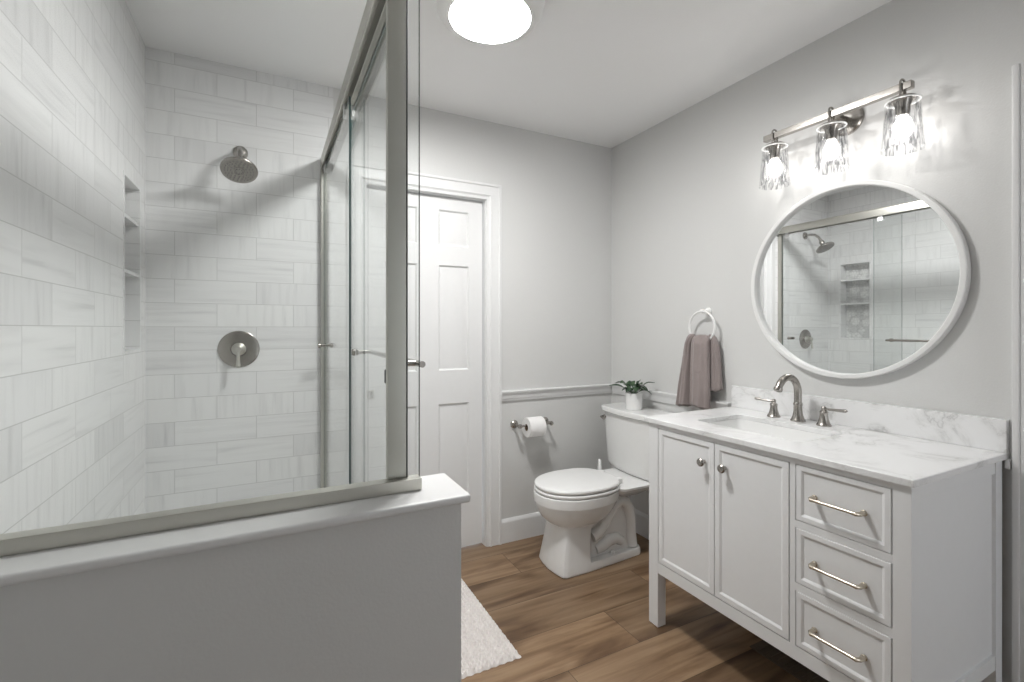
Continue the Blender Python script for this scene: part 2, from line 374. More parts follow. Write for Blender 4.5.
# baseboards and chair rails
def base_prof(w, h, s): # offset from wall plane w, direction s
    return [(w, 0), (w+s*.016, 0), (w+s*.016, h-.022), (w+s*.012, h-.012), (w+s*.006, h-.004), (w+s*.004, h), (w, h)]
def rail_prof(w, s):
    z = 0.838
    return [(w, z), (w+s*.010, z), (w+s*.012, z+.012), (w+s*.017, z+.018), (w+s*.017, z+.038), (w+s*.026, z+.046), (w+s*.028, z+.056), (w+s*.024, z+.060), (w, z+.060)]
struct(MB().ext(base_prof(YB, .138, -1), 'X', 1.2075, XR).build('baseboard_back', 'trim', smooth=50), 'white baseboard on the back wall behind the toilet', 'baseboard')
b = MB().ext(base_prof(XR, .138, -1), 'Y', 0.59, YB-.0165)
struct(b.build('baseboard_right', 'trim', smooth=50), 'white baseboard on the wall behind the vanity', 'baseboard')
struct(MB().ext(rail_prof(YB, -1), 'X', 1.2075, XR).build('trim_2', 'trim', smooth=50), 'white chair rail on the back wall above the toilet paper', 'trim')
b = MB().ext(rail_prof(XR, -1), 'Y', 1.585, YB-.0285)
struct(b.build('trim_3', 'trim', smooth=50), 'white chair rail on the right wall behind the toilet tank', 'trim')
b = MB().box(XR-.026, XR, 0.588, 0.600, 0.838, 0.866, .002)
struct(b.build('trim_6', 'trim', smooth=50), 'short stub of chair rail between vanity and door casing', 'trim')
struct(MB().ext(base_prof(XL, .10, 1), 'Y', YN, 0.93).build('baseboard_left', 'trim', smooth=50), 'white baseboard on the left wall', 'baseboard')

# door casing (mitred frame with a stepped profile) on the back wall
def casing_back(x0, x1, zt, wd=.092):
    prof = [(0, .020), (.012, .022), (.018, .016), (.055, .014), (.066, .018), (.076, .011), (.092, .009)]  # from outer edge inward: (offset, proud)
    b = MB()
    def leg(sgn, xo):
        rings = []
        for end in (0, 1):
            r = []
            for off, pr in [(0, 0)] + prof + [(wd, 0)]:
                z = 0 if end == 0 else zt - off
                r.append((xo - sgn*off, YB - pr, z))
            rings.append(r)
        b.loft(rings)
    leg(1, x1); leg(-1, x0)
    rings = []
    for end in (0, 1):
        r = []
        for off, pr in [(0, 0)] + prof + [(wd, 0)]:
            r.append(((x0 + off) if end == 0 else (x1 - off), YB - pr, zt - off))
        rings.append(r)
    b.loft(rings); return b
struct(casing_back(DX0-.092, DX1+.092, DZ+.092).build('trim_4', 'trim', smooth=25), 'white stepped casing around the back wall door', 'trim')
b = MB().box(DX1-.004, DX1+.01, YB, YB+.1, 0, DZ).box(DX0-.01, DX0+.004, YB, YB+.1, 0, DZ).box(DX0, DX1, YB, YB+.1, DZ-.004, DZ+.01)
struct(b.build('trim_7', 'trim', smooth=0), 'white jamb lining inside the back wall door opening', 'trim')
# the six panel door
droot = bpy.data.objects.new('door_1', None); S.collection.objects.link(droot); droot.location = ((DX0+DX1)/2, YB+.035, 0)
struct(droot, 'white six panel pocket door beside the shower', 'door')
YD = YB+.030
cols = [(0.533, 0.716), (0.838, 1.021)]; rows = [(1.735, 1.936), (1.030, 1.624), (0.315, 0.842)]
def panel_grid(b, x0, x1, z0, z1, cols, rows, y, th):
    xs = sorted({x0, x1, *[v for c in cols for v in c]}); zs = sorted({z0, z1, *[v for r in rows for v in r]})
    bm = b.bm
    for i in range(len(xs)-1):
        for j in range(len(zs)-1):
            a, c, d, e = xs[i], xs[i+1], zs[j], zs[j+1]
            if (a, c) in cols and (d, e) in rows:
                steps = [(0, 0), (.009, .010), (.018, .010), (.040, .003)]
                R = [[(a+o, y+q, d+o), (c-o, y+q, d+o), (c-o, y+q, e-o), (a+o, y+q, e-o)] for o, q in steps]
                b.loft(R, False, True)
            else:
                bm.faces.new([bm.verts.new(p) for p in ((a, y, d), (c, y, d), (c, y, e), (a, y, e))])
    b.loft([[(x0, y, z0), (x1, y, z0), (x1, y, z1), (x0, y, z1)], [(x0, y+th, z0), (x1, y+th, z0), (x1, y+th, z1), (x0, y+th, z1)]], False, True)
b = MB(); panel_grid(b, DX0+.006, DX1-.012, 0.012, DZ-.008, cols, rows, YD, .034)
bmesh.ops.remove_doubles(b.bm, verts=b.bm.verts[:], dist=1e-5)
b.build('door_panel', 'trim', droot, smooth=20)
pl = MB().box(0.447, 0.483, YD-.003, YD, 0.895, 0.945, .001).build('door_pull', 'nickel_frame', droot)
MB().box(0.454, 0.476, YD-.0035, YD-.0031, 0.902, 0.938).build('pull_recess', 'nickel', pl, smooth=0)

# right wall door near the camera: casing, slab
b = MB()
b.box(XR-.020, XR, RD1, RD1+.085, 0, RDZ+.085, .003).box(XR-.020, XR, RD0-.085, RD0, 0, RDZ+.085, .003).box(XR-.0195, XR, RD0, RD1, RDZ, RDZ+.085, .003)
b.box(XR-.026, XR, RD1+.068, RD1+.0849, 0, RDZ+.0849, .004)
struct(b.build('trim_5', 'trim'), 'white door casing at the right edge beside the vanity', 'trim')
d2 = bpy.data.objects.new('door_2', None); S.collection.objects.link(d2); d2.location = (XR+.04, (RD0+RD1)/2, 0)
struct(d2, 'white door in the right wall beside the vanity', 'door')
MB().box(XR+.02, XR+.055, RD0+.003, RD1-.003, .01, RDZ-.003, .001).build('door_panel', 'trim', d2)

# ================================================================== bathtub (behind the half wall)
bt = thing('bathtub', 'white bathtub behind the half wall under the shower doors', 'bathtub', (-.1, 1.8, 0))
TX0, TX1, TY0, TY1, TZ = XL+.004, 0.30, 1.084, YB-.004, 0.395
def rrect(x0, x1, y0, y1, r, n=5):
    return arc(x1-r, y1-r, r, 0, PI/2, n) + arc(x0+r, y1-r, r, PI/2, PI, n) + arc(x0+r, y0+r, r, PI, 1.5*PI, n) + arc(x1-r, y0+r, r, 1.5*PI, 2*PI, n)
rings = []
for x0, x1, y0, y1, r, z in ((TX0, TX1, TY0, TY1, .008, 0), (TX0, TX1, TY0, TY1, .008, TZ-.008), (TX0+.004, TX1-.004, TY0+.004, TY1-.004, .008, TZ),
                             (TX0+.06, TX1-.085, TY0+.07, TY1-.07, .09, TZ), (TX0+.068, TX1-.095, TY0+.08, TY1-.08, .10, TZ-.012), (TX0+.11, TX1-.13, TY0+.16, TY1-.16, .12, .09), (TX0+.15, TX1-.17, TY0+.22, TY1-.22, .10, .07)):
    rings.append([(x, y, z) for x, y in rrect(x0, x1, y0, y1, r)])
MB().loft(rings).build('tub_shell', 'ceramic', bt, smooth=40)

# ================================================================== shower enclosure
HX0, HX1 = 0.219, 0.275
PY = 0.986                       # front of the channel
en = thing('shower_enclosure', 'satin nickel framed glass shower enclosure with fixed pane on the half wall', 'shower enclosure', (0.25, 1.0, 0.3975))
MB().box(XL+.001, 0.2885, PY, PY+.030, 0.9237, 0.9495, .0015).build('bottom_channel', 'nickel_frame', en)
def pane(name, x0, x1, y0, y1, z0, z1, parent, thin):
    """glass pane: big faces clear, the narrow rim faces green"""
    b = MB(); b.box(x0, x1, y0, y1, z0, z1)
    b.bm.faces.ensure_lookup_table(); b.bm.normal_update()
    for f in b.bm.faces:
        n = f.normal; f.material_index = 0 if abs(n[thin]) > .9 else 1
    return b.build(name, ['glass', 'glass_edge'], parent, smooth=0)
pane('fixed_panel', XL+.003, 0.2862, PY+.009, PY+.018, 0.945, 2.095, en, 1)
MB().box(XL+.001, 0.2885, PY, PY+.030, 2.090, 2.116, .0015).build('top_rail', 'nickel_frame', en)
MB().box(XL+.0005, XL+.022, PY, PY+.026, 0.9497, 2.0899, .0015).build('side_channel', 'nickel_frame', en)
# corner post
b = MB()
b.box(0.2195, 0.2600, PY+.0195, PY+.037, 0.9497, 2.10, .002)
b.build('corner_post', 'nickel_frame', en)
MB().box(0.2603, 0.2628, PY+.0185, PY+.030, 0.9497, 2.088, .0005).build('post_seal', 'seal', en)
post2 = MB(); post2.box(0.247, 0.274, 1.084, 1.110, TZ+.001, 2.051, .002); 
post2.build('door_jamb', 'nickel_frame', en)
# header: rounded outside, open underneath with two tracks
z0, z1 = 2.050, 2.112
prof = [(HX0, z0), (HX0, z1-.006), (HX0+.006, z1), (HX1-.022, z1), (HX1-.008, z1-.008), (HX1, z1-.022), (HX1, z0), (HX1-.003, z0), (HX1-.003, z1-.022),
        (HX0+.030, z1-.012), (HX0+.030, z0+.006), (HX0+.0275, z0+.006), (HX0+.0275, z1-.008), (HX0+.004, z1-.008), (HX0+.004, z0)]
MB().ext(prof, 'Y', PY+.042, YB-.001).build('header', 'nickel_frame', en, smooth=30)
wj = MB().box(0.219, 0.250, YB-.030, YB-.001, TZ+.001, 2.0498, .003)
wj.build('wall_jamb', 'nickel_frame', en)
MB().box(0.215, 0.278, 1.112, YB-.032, TZ+.001, TZ+.022, .003).build('bottom_track', 'nickel_frame', en)
# sliding doors
def sdoor(x, y0, y1):
    d = pane('sliding_door', x-.003, x+.003, y0, y1, TZ+.024, 2.040, en, 0)
    for yy in (y0+.12, y1-.04):
        MB().cyl((x-.006, yy, 2.052), (x+.006, yy, 2.052), .013).build('roller', 'plastic', d)
        MB().box(x-.0045, x+.0045, yy-.016, yy+.016, 2.018, 2.046, .001).build('roller_bracket', 'plastic', d)
    return d
dn = sdoor(0.2605, 1.030, 1.795)     # near, outer
df = sdoor(0.2345, 1.640, 2.478)     # far, inner
zb = 1.187
b = MB()
b.tube([(0.308, 1.05, zb), (0.308, 1.70, zb)], .0075)
for yy in (1.09, 1.69):
    b.cyl((0.264, yy, zb), (0.308, yy, zb), .0065)
    b.lathe([(.012, 0), (.012, .004), (.007, .007)], (0.2636, yy, zb), (1, 0, 0))
    b.lathe([(.012, 0), (.012, .006), (.009, .010), (.001, .011)], (0.2574, yy, zb), (-1, 0, 0))
b.build('towel_bar', 'nickel', dn)
b = MB()
for s_ in (1, -1):
    x = 0.2345 + s_*.0032
    b.lathe([(.011, 0), (.011, .003), (.006, .006), (.006, .018), (.011, .022), (.012, .029), (.008, .033), (.001, .034)], (x, 2.405, zb), (s_, 0, 0), 20)
b.build('door_knob', 'nickel', df)
MB().box(0.2195, 0.2335, PY+.0405, PY+.052, 1.150, 1.180, .002).build('door_bumper', 'dark', en)

# ================================================================== shower fittings
sh = thing('overhead_shower', 'round brushed nickel shower head high on the tiled wall', 'shower head', (-.12, YB, 2.04))
MB().lathe([(.031, 0), (.030, .008), (.020, .016), (.012, .020)], (-.124, YB-.001, 2.078), (0, -1, 0)).build('flange', 'nickel', sh)
MB().tube([(-.124, YB-.01, 2.078), (-.123, 2.46, 2.077), (-.122, 2.42, 2.068), (-.121, 2.39, 2.045), (-.12, 2.372, 2.012)], .0105).build('shower_arm', 'nickel', sh)
ax = Vector((0.0, -.50, -.866)); hc = Vector((-.120, 2.366, 2.000))
hd = MB().lathe([(.001, -.014), (.012, -.012), (.019, -.004), (.021, .006), (.017, .016), (.018, .022), (.035, .034), (.058, .044), (.069, .052), (.072, .060), (.070, .066), (.064, .068)], hc, ax, 48).build('head_body', 'nickel', sh)
fc = hc + ax*.0684
q = ax.to_track_quat('Z', 'Y')
b = MB()
for r, n in ((.054, 24), (.043, 18), (.031, 12), (.014, 8)):
    for i in range(n):
        a = 2*PI*i/n + r*50
        p = fc + q @ Vector((r*math.cos(a), r*math.sin(a), -.0006)); b.lathe([(.0027, 0), (.0022, .0022), (.0008, .0028)], p, ax, 8)
b.build('nozzles', 'nozzle', hd)
b = MB().lathe([(.022, 0), (.022, .0015), (.019, .002), (.018, .0003)], fc - ax*.0003, ax, 32); b.build('face_ring', 'nickel', hd)
VC = Vector((-.130, YB, 1.173))
va = thing('shower_valve', 'round brushed nickel shower valve with lever below the shower head', 'shower valve', VC)
MB().lathe([(.084, 0.001), (.084, .004), (.080, .007), (.055, .0095), (.034, .011), (.032, .014)], VC, (0, -1, 0), 64).build('escutcheon', 'nickel', va)
hv = MB().lathe([(.030, .011), (.028, .018), (.020, .024), (.017, .040), (.020, .046), (.019, .056), (.012, .062), (.001, .063)], VC, (0, -1, 0), 32).build('handle_hub', 'nickel_frame', va)
p = VC + Vector((0, -.052, -.006))
MB().tube([p, p+Vector((0, -.004, -.02)), p+Vector((0, -.006, -.045)), p+Vector((0, -.010, -.068)), p+Vector((0, -.012, -.074))], [.009, .0072, .0075, .0095, .005]).build('lever', 'nickel_frame', hv)
SC = Vector((-.134, YB, 0.440))
ts = thing('tub_spout', 'brushed nickel tub spout low on the tiled wall', 'tub spout', SC)
b = MB(); b.lathe([(.034, .001), (.034, .008), (.028, .014)], SC, (0, -1, 0))
b.tube([SC+Vector((0, -.01, 0)), SC+Vector((0, -.06, .004)), SC+Vector((0, -.11, .002)), SC+Vector((0, -.14, -.012)), SC+Vector((0, -.152, -.03))], [.026, .027, .027, .026, .022], 24)
b.build('spout_body', 'nickel', ts)
MB().lathe([(.006, 0), (.006, .012), (.009, .016), (.009, .022), (.001, .024)], SC+Vector((0, -.12, .024)), (0, 0, 1), 16).build('diverter_knob', 'nickel', ts)

# ================================================================== ceiling lamp
CL = (0.717, 1.576, ZC)
cl = thing('ceiling_light', 'round flush ceiling lamp with glowing white diffuser', 'ceiling light', CL)
MB().lathe([(.100, 0), (.198, -.001), (.200, -.012), (.194, -.040), (.180, -.062), (.166, -.070), (.150, -.071), (.146, -.066), (.144, -.050), (.1, -.02)], CL, (0, 0, 1), 72, False, False).build('lamp_ring', 'plastic', cl)
MB().lathe([(.1445, -.050), (.143, -.064), (.132, -.070), (.10, -.074), (.05, -.0758), (.001, -.076)], CL, (0, 0, 1), 72, True, True).build('diffuser', 'diffuser', cl)

# ================================================================== vanity light
VL = thing('vanity_light', 'three lamp brushed nickel bar light above the round mirror', 'wall lamp', (XR, 1.056, 2.09))
BX, BZ = 1.924, 2.092
MB().lathe([(.060, .001), (.060, .010), (.054, .016), (.030, .020), (.012, .022)], (XR, 1.056, 2.092), (-1, 0, 0), 48).build('wall_plate', 'nickel', VL)
MB().box(BX+.010, XR-.018, 1.047, 1.065, BZ-.009, BZ+.009, .002).build('arm', 'nickel', VL)
MB().box(BX-.0125, BX+.0125, .797, 1.331, BZ-.0125, BZ+.0125, .0015).build('crossbar', 'nickel', VL)
for yy in (1.286, 1.056, .826):
    # hook strap that loops over the bar
    pts = [(BX-.0165, yy, 2.052), (BX-.0165, yy, BZ+.010)] + [(BX-.0165*math.cos(a), yy, BZ+.012+.0155*math.sin(a)) for a in [PI*i/8 for i in range(1, 8)]] + [(BX+.0165, yy, BZ+.010), (BX+.0165, yy, 2.052)]
    b = MB(); b.tube(pts, .0036, 10)
    b.cyl((BX, yy, 2.060), (BX, yy, BZ-.012), .004)
    b.build('hook', 'nickel', VL)
    MB().lathe([(.038, 2.046), (.040, 2.049), (.038, 2.055), (.022, 2.060), (.006, 2.062)], (BX, yy, 0), (0, 0, 1), 32).build('shade_cap', 'nickel', VL)
    MB().lathe([(.016, 1.996), (.019, 2.000), (.021, 2.030), (.030, 2.044), (.030, 2.0458)], (BX, yy, 0), (0, 0, 1), 24).build('socket', 'nickel', VL)
    # glass shade, open below
    outer = []
    for i in range(13):
        f = i/12; outer.append((.0475 + (.0600-.0475)*f, 2.0455 - .165*f))
    prof = [(.036, 2.0455)] + outer + [(.0612, 1.8795), (.0605, 1.8785), (.0582, 1.8795)] + [(r-.0022, z) for r, z in outer[::-1][:-1]]
    MB().lathe(prof, (BX, yy, 0), (0, 0, 1), 56, False, False).build('lamp_shade', 'shade', VL, smooth=60)
    MB().tube([(BX+.0475*math.cos(2*PI*i/40), yy+.0475*math.sin(2*PI*i/40), 2.0445) for i in range(40)], .0026, 8, True).build('shade_rim', 'plastic', VL)
    bl = MB().lathe([(.001, 1.918), (.012, 1.920), (.022, 1.928), (.028, 1.942), (.029, 1.955), (.025, 1.972), (.017, 1.987), (.014, 1.9965)], (BX, yy, 0), (0, 0, 1), 24).build('bulb', 'bulb', VL)
    L = bpy.data.lights.new('bulb_light', 'POINT'); L.energy = BULB_W; L.shadow_soft_size = 0.004; L.color = (1, 0.975, 0.945)
    lo = bpy.data.objects.new('bulb_light', L); S.collection.objects.link(lo); lo.parent = bl
    lo.location = Vector((BX, yy, 1.952)) - VL.location

# ================================================================== round mirror
MC = Vector((XR, 1.071, 1.4565)); R_ = 0.386
mi = thing('round_mirror', 'large round mirror in a thin white frame above the faucet', 'mirror', MC)
MB().lathe([(R_-.019, .004), (R_-.019, .030), (R_-.016, .0325), (R_-.003, .0325), (R_, .030), (R_, .001), (R_-.02, .001)], MC, (-1, 0, 0), 128, False, False).build('mirror_frame', 'mirror_frame', mi)
MB().lathe([(R_-.0185, .006), (R_-.0185, .012)], MC, (-1, 0, 0), 128).build('mirror_glass', 'mirror', mi, smooth=30)

# ================================================================== vanity cabinet
CY0, CY1 = 0.606, 1.545
FX = 1.456
vc = thing('vanity_cabinet', 'white vanity cabinet with two doors and three drawers on square legs', 'cabinet', ((FX+2.0)/2, (CY0+CY1)/2, 0))
LW = .045; ZT = .8655; ZR = .234; ZD = .281
DRY = (.649, .905); DOY = (.925, 1.207, 1.491)
BK = 2.012
# legs = full-height corner posts
for x0, x1 in ((FX, FX+LW), (BK-LW, BK)):
    for y0, y1 in ((CY0, DRY[0]-.001), (DOY[2]+.001, CY1)):
        MB().box(x0, x1, y0, y1, 0.004, ZT, .0015).build('leg', 'cabinet', vc)
        MB().box(x0+.006, x1-.006, y0+.006, y1-.006, 0.0, 0.004).build('foot_pad', 'dark', vc, smooth=0)
b = MB()
y0, y1 = DRY[0]-.001, DOY[2]+.001
b.box(FX+.001, FX+.03, y0, y1, ZR, ZD-.0015)                 # bottom rail
b.box(FX+.001, FX+.03, y0, y1, .8470, ZT)                    # top rail
b.box(FX+.001, FX+.03, DRY[1]+.0015, DOY[0]-.0015, ZD-.0015, .8470)  # middle stile
for za, zb_ in ((.4525, .4775), (.6495, .6725)):
    b.box(FX+.001, FX+.03, y0, DRY[1]+.0015, za, zb_)        # drawer dividers
b.build('face_frame', 'cabinet', vc, smooth=0)
# carcass: sides with a recessed panel, bottom, back
b = MB()
for yo, s_ in ((CY0, 1), (CY1, -1)):
    ya, yb = sorted((yo+s_*.010, yo+s_*.018)); b.box(FX+LW, BK-LW, ya, yb, .265, .84)
    ya, yb = sorted((yo+s_*.002, yo+s_*.020))
    b.box(FX+LW, BK-LW, ya, yb, .225, .270, .0015); b.box(FX+LW, BK-LW, ya, yb, .825, ZT, .0015)
b.box(FX+.031, BK-.002, CY0+.02, CY1-.02, .236, .250); b.box(BK-.012, BK-.002, CY0+.02, CY1-.02, .25, ZT-.17)
b.box(FX+.030, FX+.033, CY0+.02, CY1-.02, .25, ZT)
b.build('body', 'cabinet', vc, smooth=30)
def shaker(name, y0, y1, z0, z1, fr):
    """framed front facing -X with a bevelled recess"""
    x = FX; b = MB()
    steps = [(0, .010), (0, .0012), (.0012, 0), (fr, 0), (fr+.006, .003), (fr+.0075, .0045)]
    b.loft([[(x+d, y0+o, z0+o), (x+d, y1-o, z0+o), (x+d, y1-o, z1-o), (x+d, y0+o, z1-o)] for o, d in steps], True, True)
    return b.build(name, 'cabinet', vc, smooth=20)
g = .0015
def knob(y, z, parent):
    MB().lathe([(.007, 0), (.0055, .003), (.005, .012), (.009, .015), (.0150, .019), (.0155, .024), (.012, .0275), (.001, .029)], (FX, y, z), (-1, 0, 0), 24).build('knob', 'nickel', parent)
d = shaker('door', DOY[0]+g, DOY[1]-g/2, ZD+g, .8455, .020); knob(1.160, .766, d)
d = shaker('door', DOY[1]+g, DOY[2]-g, ZD+g, .8455, .020); knob(1.252, .766, d)
for z0, z1, pz in ((ZD+g, .451, .362), (.479, .648, .561), (.674, .8455, .760)):
    d = shaker('drawer', DRY[0]+g, DRY[1]-g, z0, z1, .015)
    b = MB(); a0, a1 = .714, .847; hx = FX-.030
    b.tube([(FX+.002, a0, pz), (FX-.022, a0, pz), (hx, a0+.006, pz), (hx, a0+.02, pz), (hx, a1-.02, pz), (hx, a1-.006, pz), (FX-.022, a1, pz), (FX+.002, a1, pz)], [.0075, .006, .0062, .0046, .0046, .0062, .006, .0075], 12)
    for yy in (a0, a1): b.lathe([(.0085, 0), (.0085, .003), (.006, .005)], (FX, yy, pz), (-1, 0, 0), 16)
    b.build('drawer_pull', 'warm_nickel', d)

# ================================================================== countertop, sink
KX0, KX1, CTY0, CTY1, KZ0, KZ1 = 1.445, XR-.001, 0.596, 1.566, .8665, .885
SX0, SX1, SY0, SY1 = 1.585, 1.865, 0.975, 1.410
ct = thing('countertop', 'white veined quartz countertop on the vanity', 'countertop', (1.74, 1.08, KZ0))
outer = rrect(KX0, KX1, CTY0, CTY1, .003, 5); inner = rrect(SX0, SX1, SY0, SY1, .025, 5)
b = MB()
e = .002
R = [[(x, y, KZ0) for x, y in inner], [(x, y, KZ0) for x, y in outer], [(x, y, KZ1-e) for x, y in outer],
     [(x, y, KZ1) for x, y in rrect(KX0+e, KX1, CTY0+e, CTY1-e, .003, 5)], [(x, y, KZ1) for x, y in rrect(SX0-e, SX1+e, SY0-e, SY1+e, .025, 5)], [(x, y, KZ1-e) for x, y in inner], [(x, y, KZ0) for x, y in inner]]
b.loft(R, False, False); b.build('slab', 'quartz', ct, smooth=25)
MB().box(XR-.0205, XR-.001, 0.597, 1.570, KZ1+.0003, .987, .0015).build('backsplash', 'quartz', ct)
sk = thing('sink', 'white rectangular undermount sink basin in the countertop', 'sink', (1.725, 1.19, .74))
i0 = .004
rings = [[(x, y, z) for x, y in rrect(SX0-o, SX1+o, SY0-o, SY1+o, r, 6)] for o, z, r in ((.018, .8655, .03), (-.000, .8655, .028), (-.004, .850, .03), (-.012, .80, .04), (-.028, .765, .05), (-.06, .752, .05), (-.10, .748, .035))]
rings = [[(x, y, z) for x, y in rrect(SX0-.018, SX1+.018, SY0-.018, SY1+.018, .03, 6)] for z in (.74, .8655)] + rings[1:]
MB().loft(rings).build('basin', 'ceramic', sk, smooth=40)
MB().lathe([(.022, .7485), (.022, .750), (.016, .7512), (.001, .7515)], (1.725, 1.19, 0), (0, 0, 1), 24).build('drain', 'nickel', sk)

# ================================================================== faucet
FXX, FY = 1.945, 1.199
fa = thing('faucet', 'brushed nickel gooseneck faucet with two lever handles behind the sink', 'faucet', (FXX, FY, KZ1))
def turned(x, y, prof, n=24): return MB().lathe([(r, KZ1+.0003+h) for r, h in prof], (x, y, 0), (0, 0, 1), n)
b = turned(FXX, FY, [(.028, 0), (.028, .004), (.024, .010), (.019, .024), (.0162, .042), (.0152, .062), (.0172, .066), (.0172, .073), (.014, .078)])
R2 = .066; zc = KZ1+.118
pts = [(FXX, FY, KZ1+.07), (FXX, FY, KZ1+.10)] + [(FXX-R2+R2*math.cos(a), FY, zc+R2*1.0*math.sin(a)) for a in [PI*i/14*.87 for i in range(0, 15)]]
b.tube(pts, [.0145]*4 + [.0140]*(len(pts)-6) + [.0135, .0135], 20)
e1 = Vector(pts[-1]); e0 = Vector(pts[-2]); dr = (e1-e0).normalized()
b.lathe([(.0135, 0), (.0165, .003), (.0165, .012), (.0145, .016), (.001, .016)], e1-dr*.002, dr, 20)
b.build('spout', 'nickel', fa)
for yy, s_ in ((1.303, 1), (1.095, -1)):
    x = FXX-.002
    b = turned(x, yy, [(.0265, 0), (.0265, .004), (.022, .010), (.0165, .026), (.0140, .040), (.0142, .050), (.0158, .053), (.0130, .057), (.0085, .061), (.0085, .066), (.0095, .071), (.006, .076), (.001, .077)])
    h = b.build('handle', 'nickel', fa)
    zl = KZ1+.066
    k_ = .94 if s_ > 0 else 1.16
    MB().tube([(x, yy, zl), (x-.006, yy+s_*.02, zl+.001), (x-.012, yy+s_*.045, zl+.003), (x-.017, yy+s_*k_*.066, zl+.005), (x-.0185, yy+s_*k_*.076, zl+.006), (x-.020, yy+s_*k_*.082, zl+.007)], [.0055, .0045, .0052, .0062, .0068, .003], 12).build('lever', 'nickel', h)

# ================================================================== toilet (faces -X, tank on the right wall)
TY = 2.122
to = thing('toilet', 'white two piece toilet with closed lid beside the vanity', 'toilet', (1.6, TY, 0))
def egg(xf, xb, hw, n=2.2, cx=None, N_=48, nb=None):
    """closed outline: front (toward -X) and back halves as superellipses"""
    cx = (xf+xb)/2 if cx is None else cx; nb = nb or n; out = []
    for i in range(N_):
        a = 2*PI*i/N_; c, s_ = math.cos(a), math.sin(a)
        nn = nb if c > 0 else n
        L = (xb-cx) if c > 0 else (cx-xf)
        out.append((cx + L*math.copysign(abs(c)**(2/nn), c), TY + hw*math.copysign(abs(s_)**(2/nn), s_)))
    return out
def facet(xf, xb, hw, ch, N_=48):
    """pedestal outline: rectangle with broad chamfered front corners, sampled to N_ points like egg()"""
    poly = [(xb, 0), (xb, hw), (xf+.030, hw), (xf+.018, hw*.93), (xf+.006, hw*.5), (xf, 0), (xf+.006, -hw*.5), (xf+.018, -hw*.93), (xf+.030, -hw), (xb, -hw), (xb, 0)]
    L = [0]
    for p, q_ in zip(poly, poly[1:]): L.append(L[-1]+math.dist(p, q_))
    out = []
    for i in range(N_):
        t_ = L[-1]*i/N_
        for k in range(len(L)-1):
            if L[k+1] >= t_: break
        f = (t_-L[k])/(L[k+1]-L[k]); out.append((poly[k][0]+(poly[k+1][0]-poly[k][0])*f, TY+poly[k][1]+(poly[k+1][1]-poly[k][1])*f))
    return out
def mix(a, c, f): return [(p[0]*(1-f)+q_[0]*f, p[1]*(1-f)+q_[1]*f) for p, q_ in zip(a, c)]
b = MB(); R = []
def ring(o, z): R.append([(x, y, z) for x, y in o])
ring(facet(1.300, 1.485, .126, 0), 0.002); ring(facet(1.296, 1.490, .130, 0), .012)
ring(facet(1.304, 1.487, .122, 0), .06); ring(facet(1.318, 1.49, .112, 0), .14); ring(facet(1.328, 1.50, .105, 0), .215)
ring(mix(facet(1.328, 1.52, .106, 0), egg(1.318, 1.58, .116, 2.6), .45), .240)
for z, xf, xb, hw in ((.252, 1.300, 1.625, .134), (.275, 1.276, 1.655, .153), (.305, 1.258, 1.685, .168), (.335, 1.248, 1.705, .178), (.352, 1.245, 1.715, .1815), (.354, 1.2405, 1.718, .186), (.385, 1.238, 1.722, .188), (.400, 1.240, 1.722, .187), (.404, 1.246, 1.716, .182)):
    ring(egg(xf, xb, hw, 2.15, cx=1.475, nb=2.3), z)
b.loft(R); b.build('bowl', 'ceramic', to, smooth=38)
# rear: foot plate, body, trapway relief, tank deck (one casting)
b = MB()
def rr2(x0, x1, hw, r): return rrect(x0, x1, TY-hw, TY+hw, r, 6)
b.loft([[(x, y, z) for x, y in o] for o, z in ((arc(1.822+d_, TY+.055, .045-d_*0, 0, PI/2, 6) + [(1.46, TY+.127+d_), (1.40, TY+.127+d_), (1.40, TY-.127-d_), (1.46, TY-.127-d_)] + arc(1.822+d_, TY-.055, .045, -PI/2, 0, 6), z) for d_, z in ((0, .002), (.002, .010), (.0, .030), (-.008, .042)))])
b.loft([[(x, y, z) for x, y in rr2(x0, x1, hw, .03)] for z, x0, x1, hw in ((.03, 1.52, 1.835, .072), (.10, 1.52, 1.825, .064), (.22, 1.54, 1.82, .058), (.34, 1.56, 1.825, .056), (.385, 1.56, 1.85, .075))])
for s_ in (1, -1):
    yo = TY + s_*.060
    pa = [(1.535, .150), (1.575, .165), (1.615, .200), (1.650, .250), (1.685, .292), (1.725, .312), (1.765, .300), (1.793, .262), (1.803, .200), (1.806, .120), (1.812, .05)]
    b.tube([(x, yo, z) for x, z in pa], [.034, .034, .033, .032, .031, .031, .031, .031, .030, .031, .034], 20)
    pb = [(1.56, .075), (1.60, .085), (1.65, .110), (1.70, .110), (1.74, .085)]
    b.tube([(x, yo, z) for x, z in pb], [.026, .032, .034, .032, .026], 20)
b.build('trapway', 'ceramic', to, smooth=40)
for s_ in (1, -1):
    MB().lathe([(.013, .040), (.013, .046), (.010, .054), (.001, .058)], (1.66, TY+s_*.082, 0), (0, 0, 1), 16).build('bolt_cap', 'plastic', to)
b = MB()
b.loft([[(x, y, z) for x, y in o] for o, z in ((rr2(1.70, 1.86, .10, .04), .345), (rr2(1.66, 1.93, .13, .05), .372), (rr2(1.65, 1.975, .165, .05), .398), (rr2(1.65, 1.98, .167, .05), .410), (rr2(1.655, 1.975, .162, .05), .4135))])
b.build('tank_deck', 'ceramic', to, smooth=40)
def seat_outline(grow=0):
    o = egg(1.243-grow, 1.705+grow*.5, .186+grow, 2.1, cx=1.475, nb=2.75); return o
b = MB(); b.prism(seat_outline(.002), .4065, .424, .007); b.build('seat', 'plastic', to, smooth=40)
b = MB(); o = seat_outline(0)
cx_, cy_ = 1.475, TY
R = []
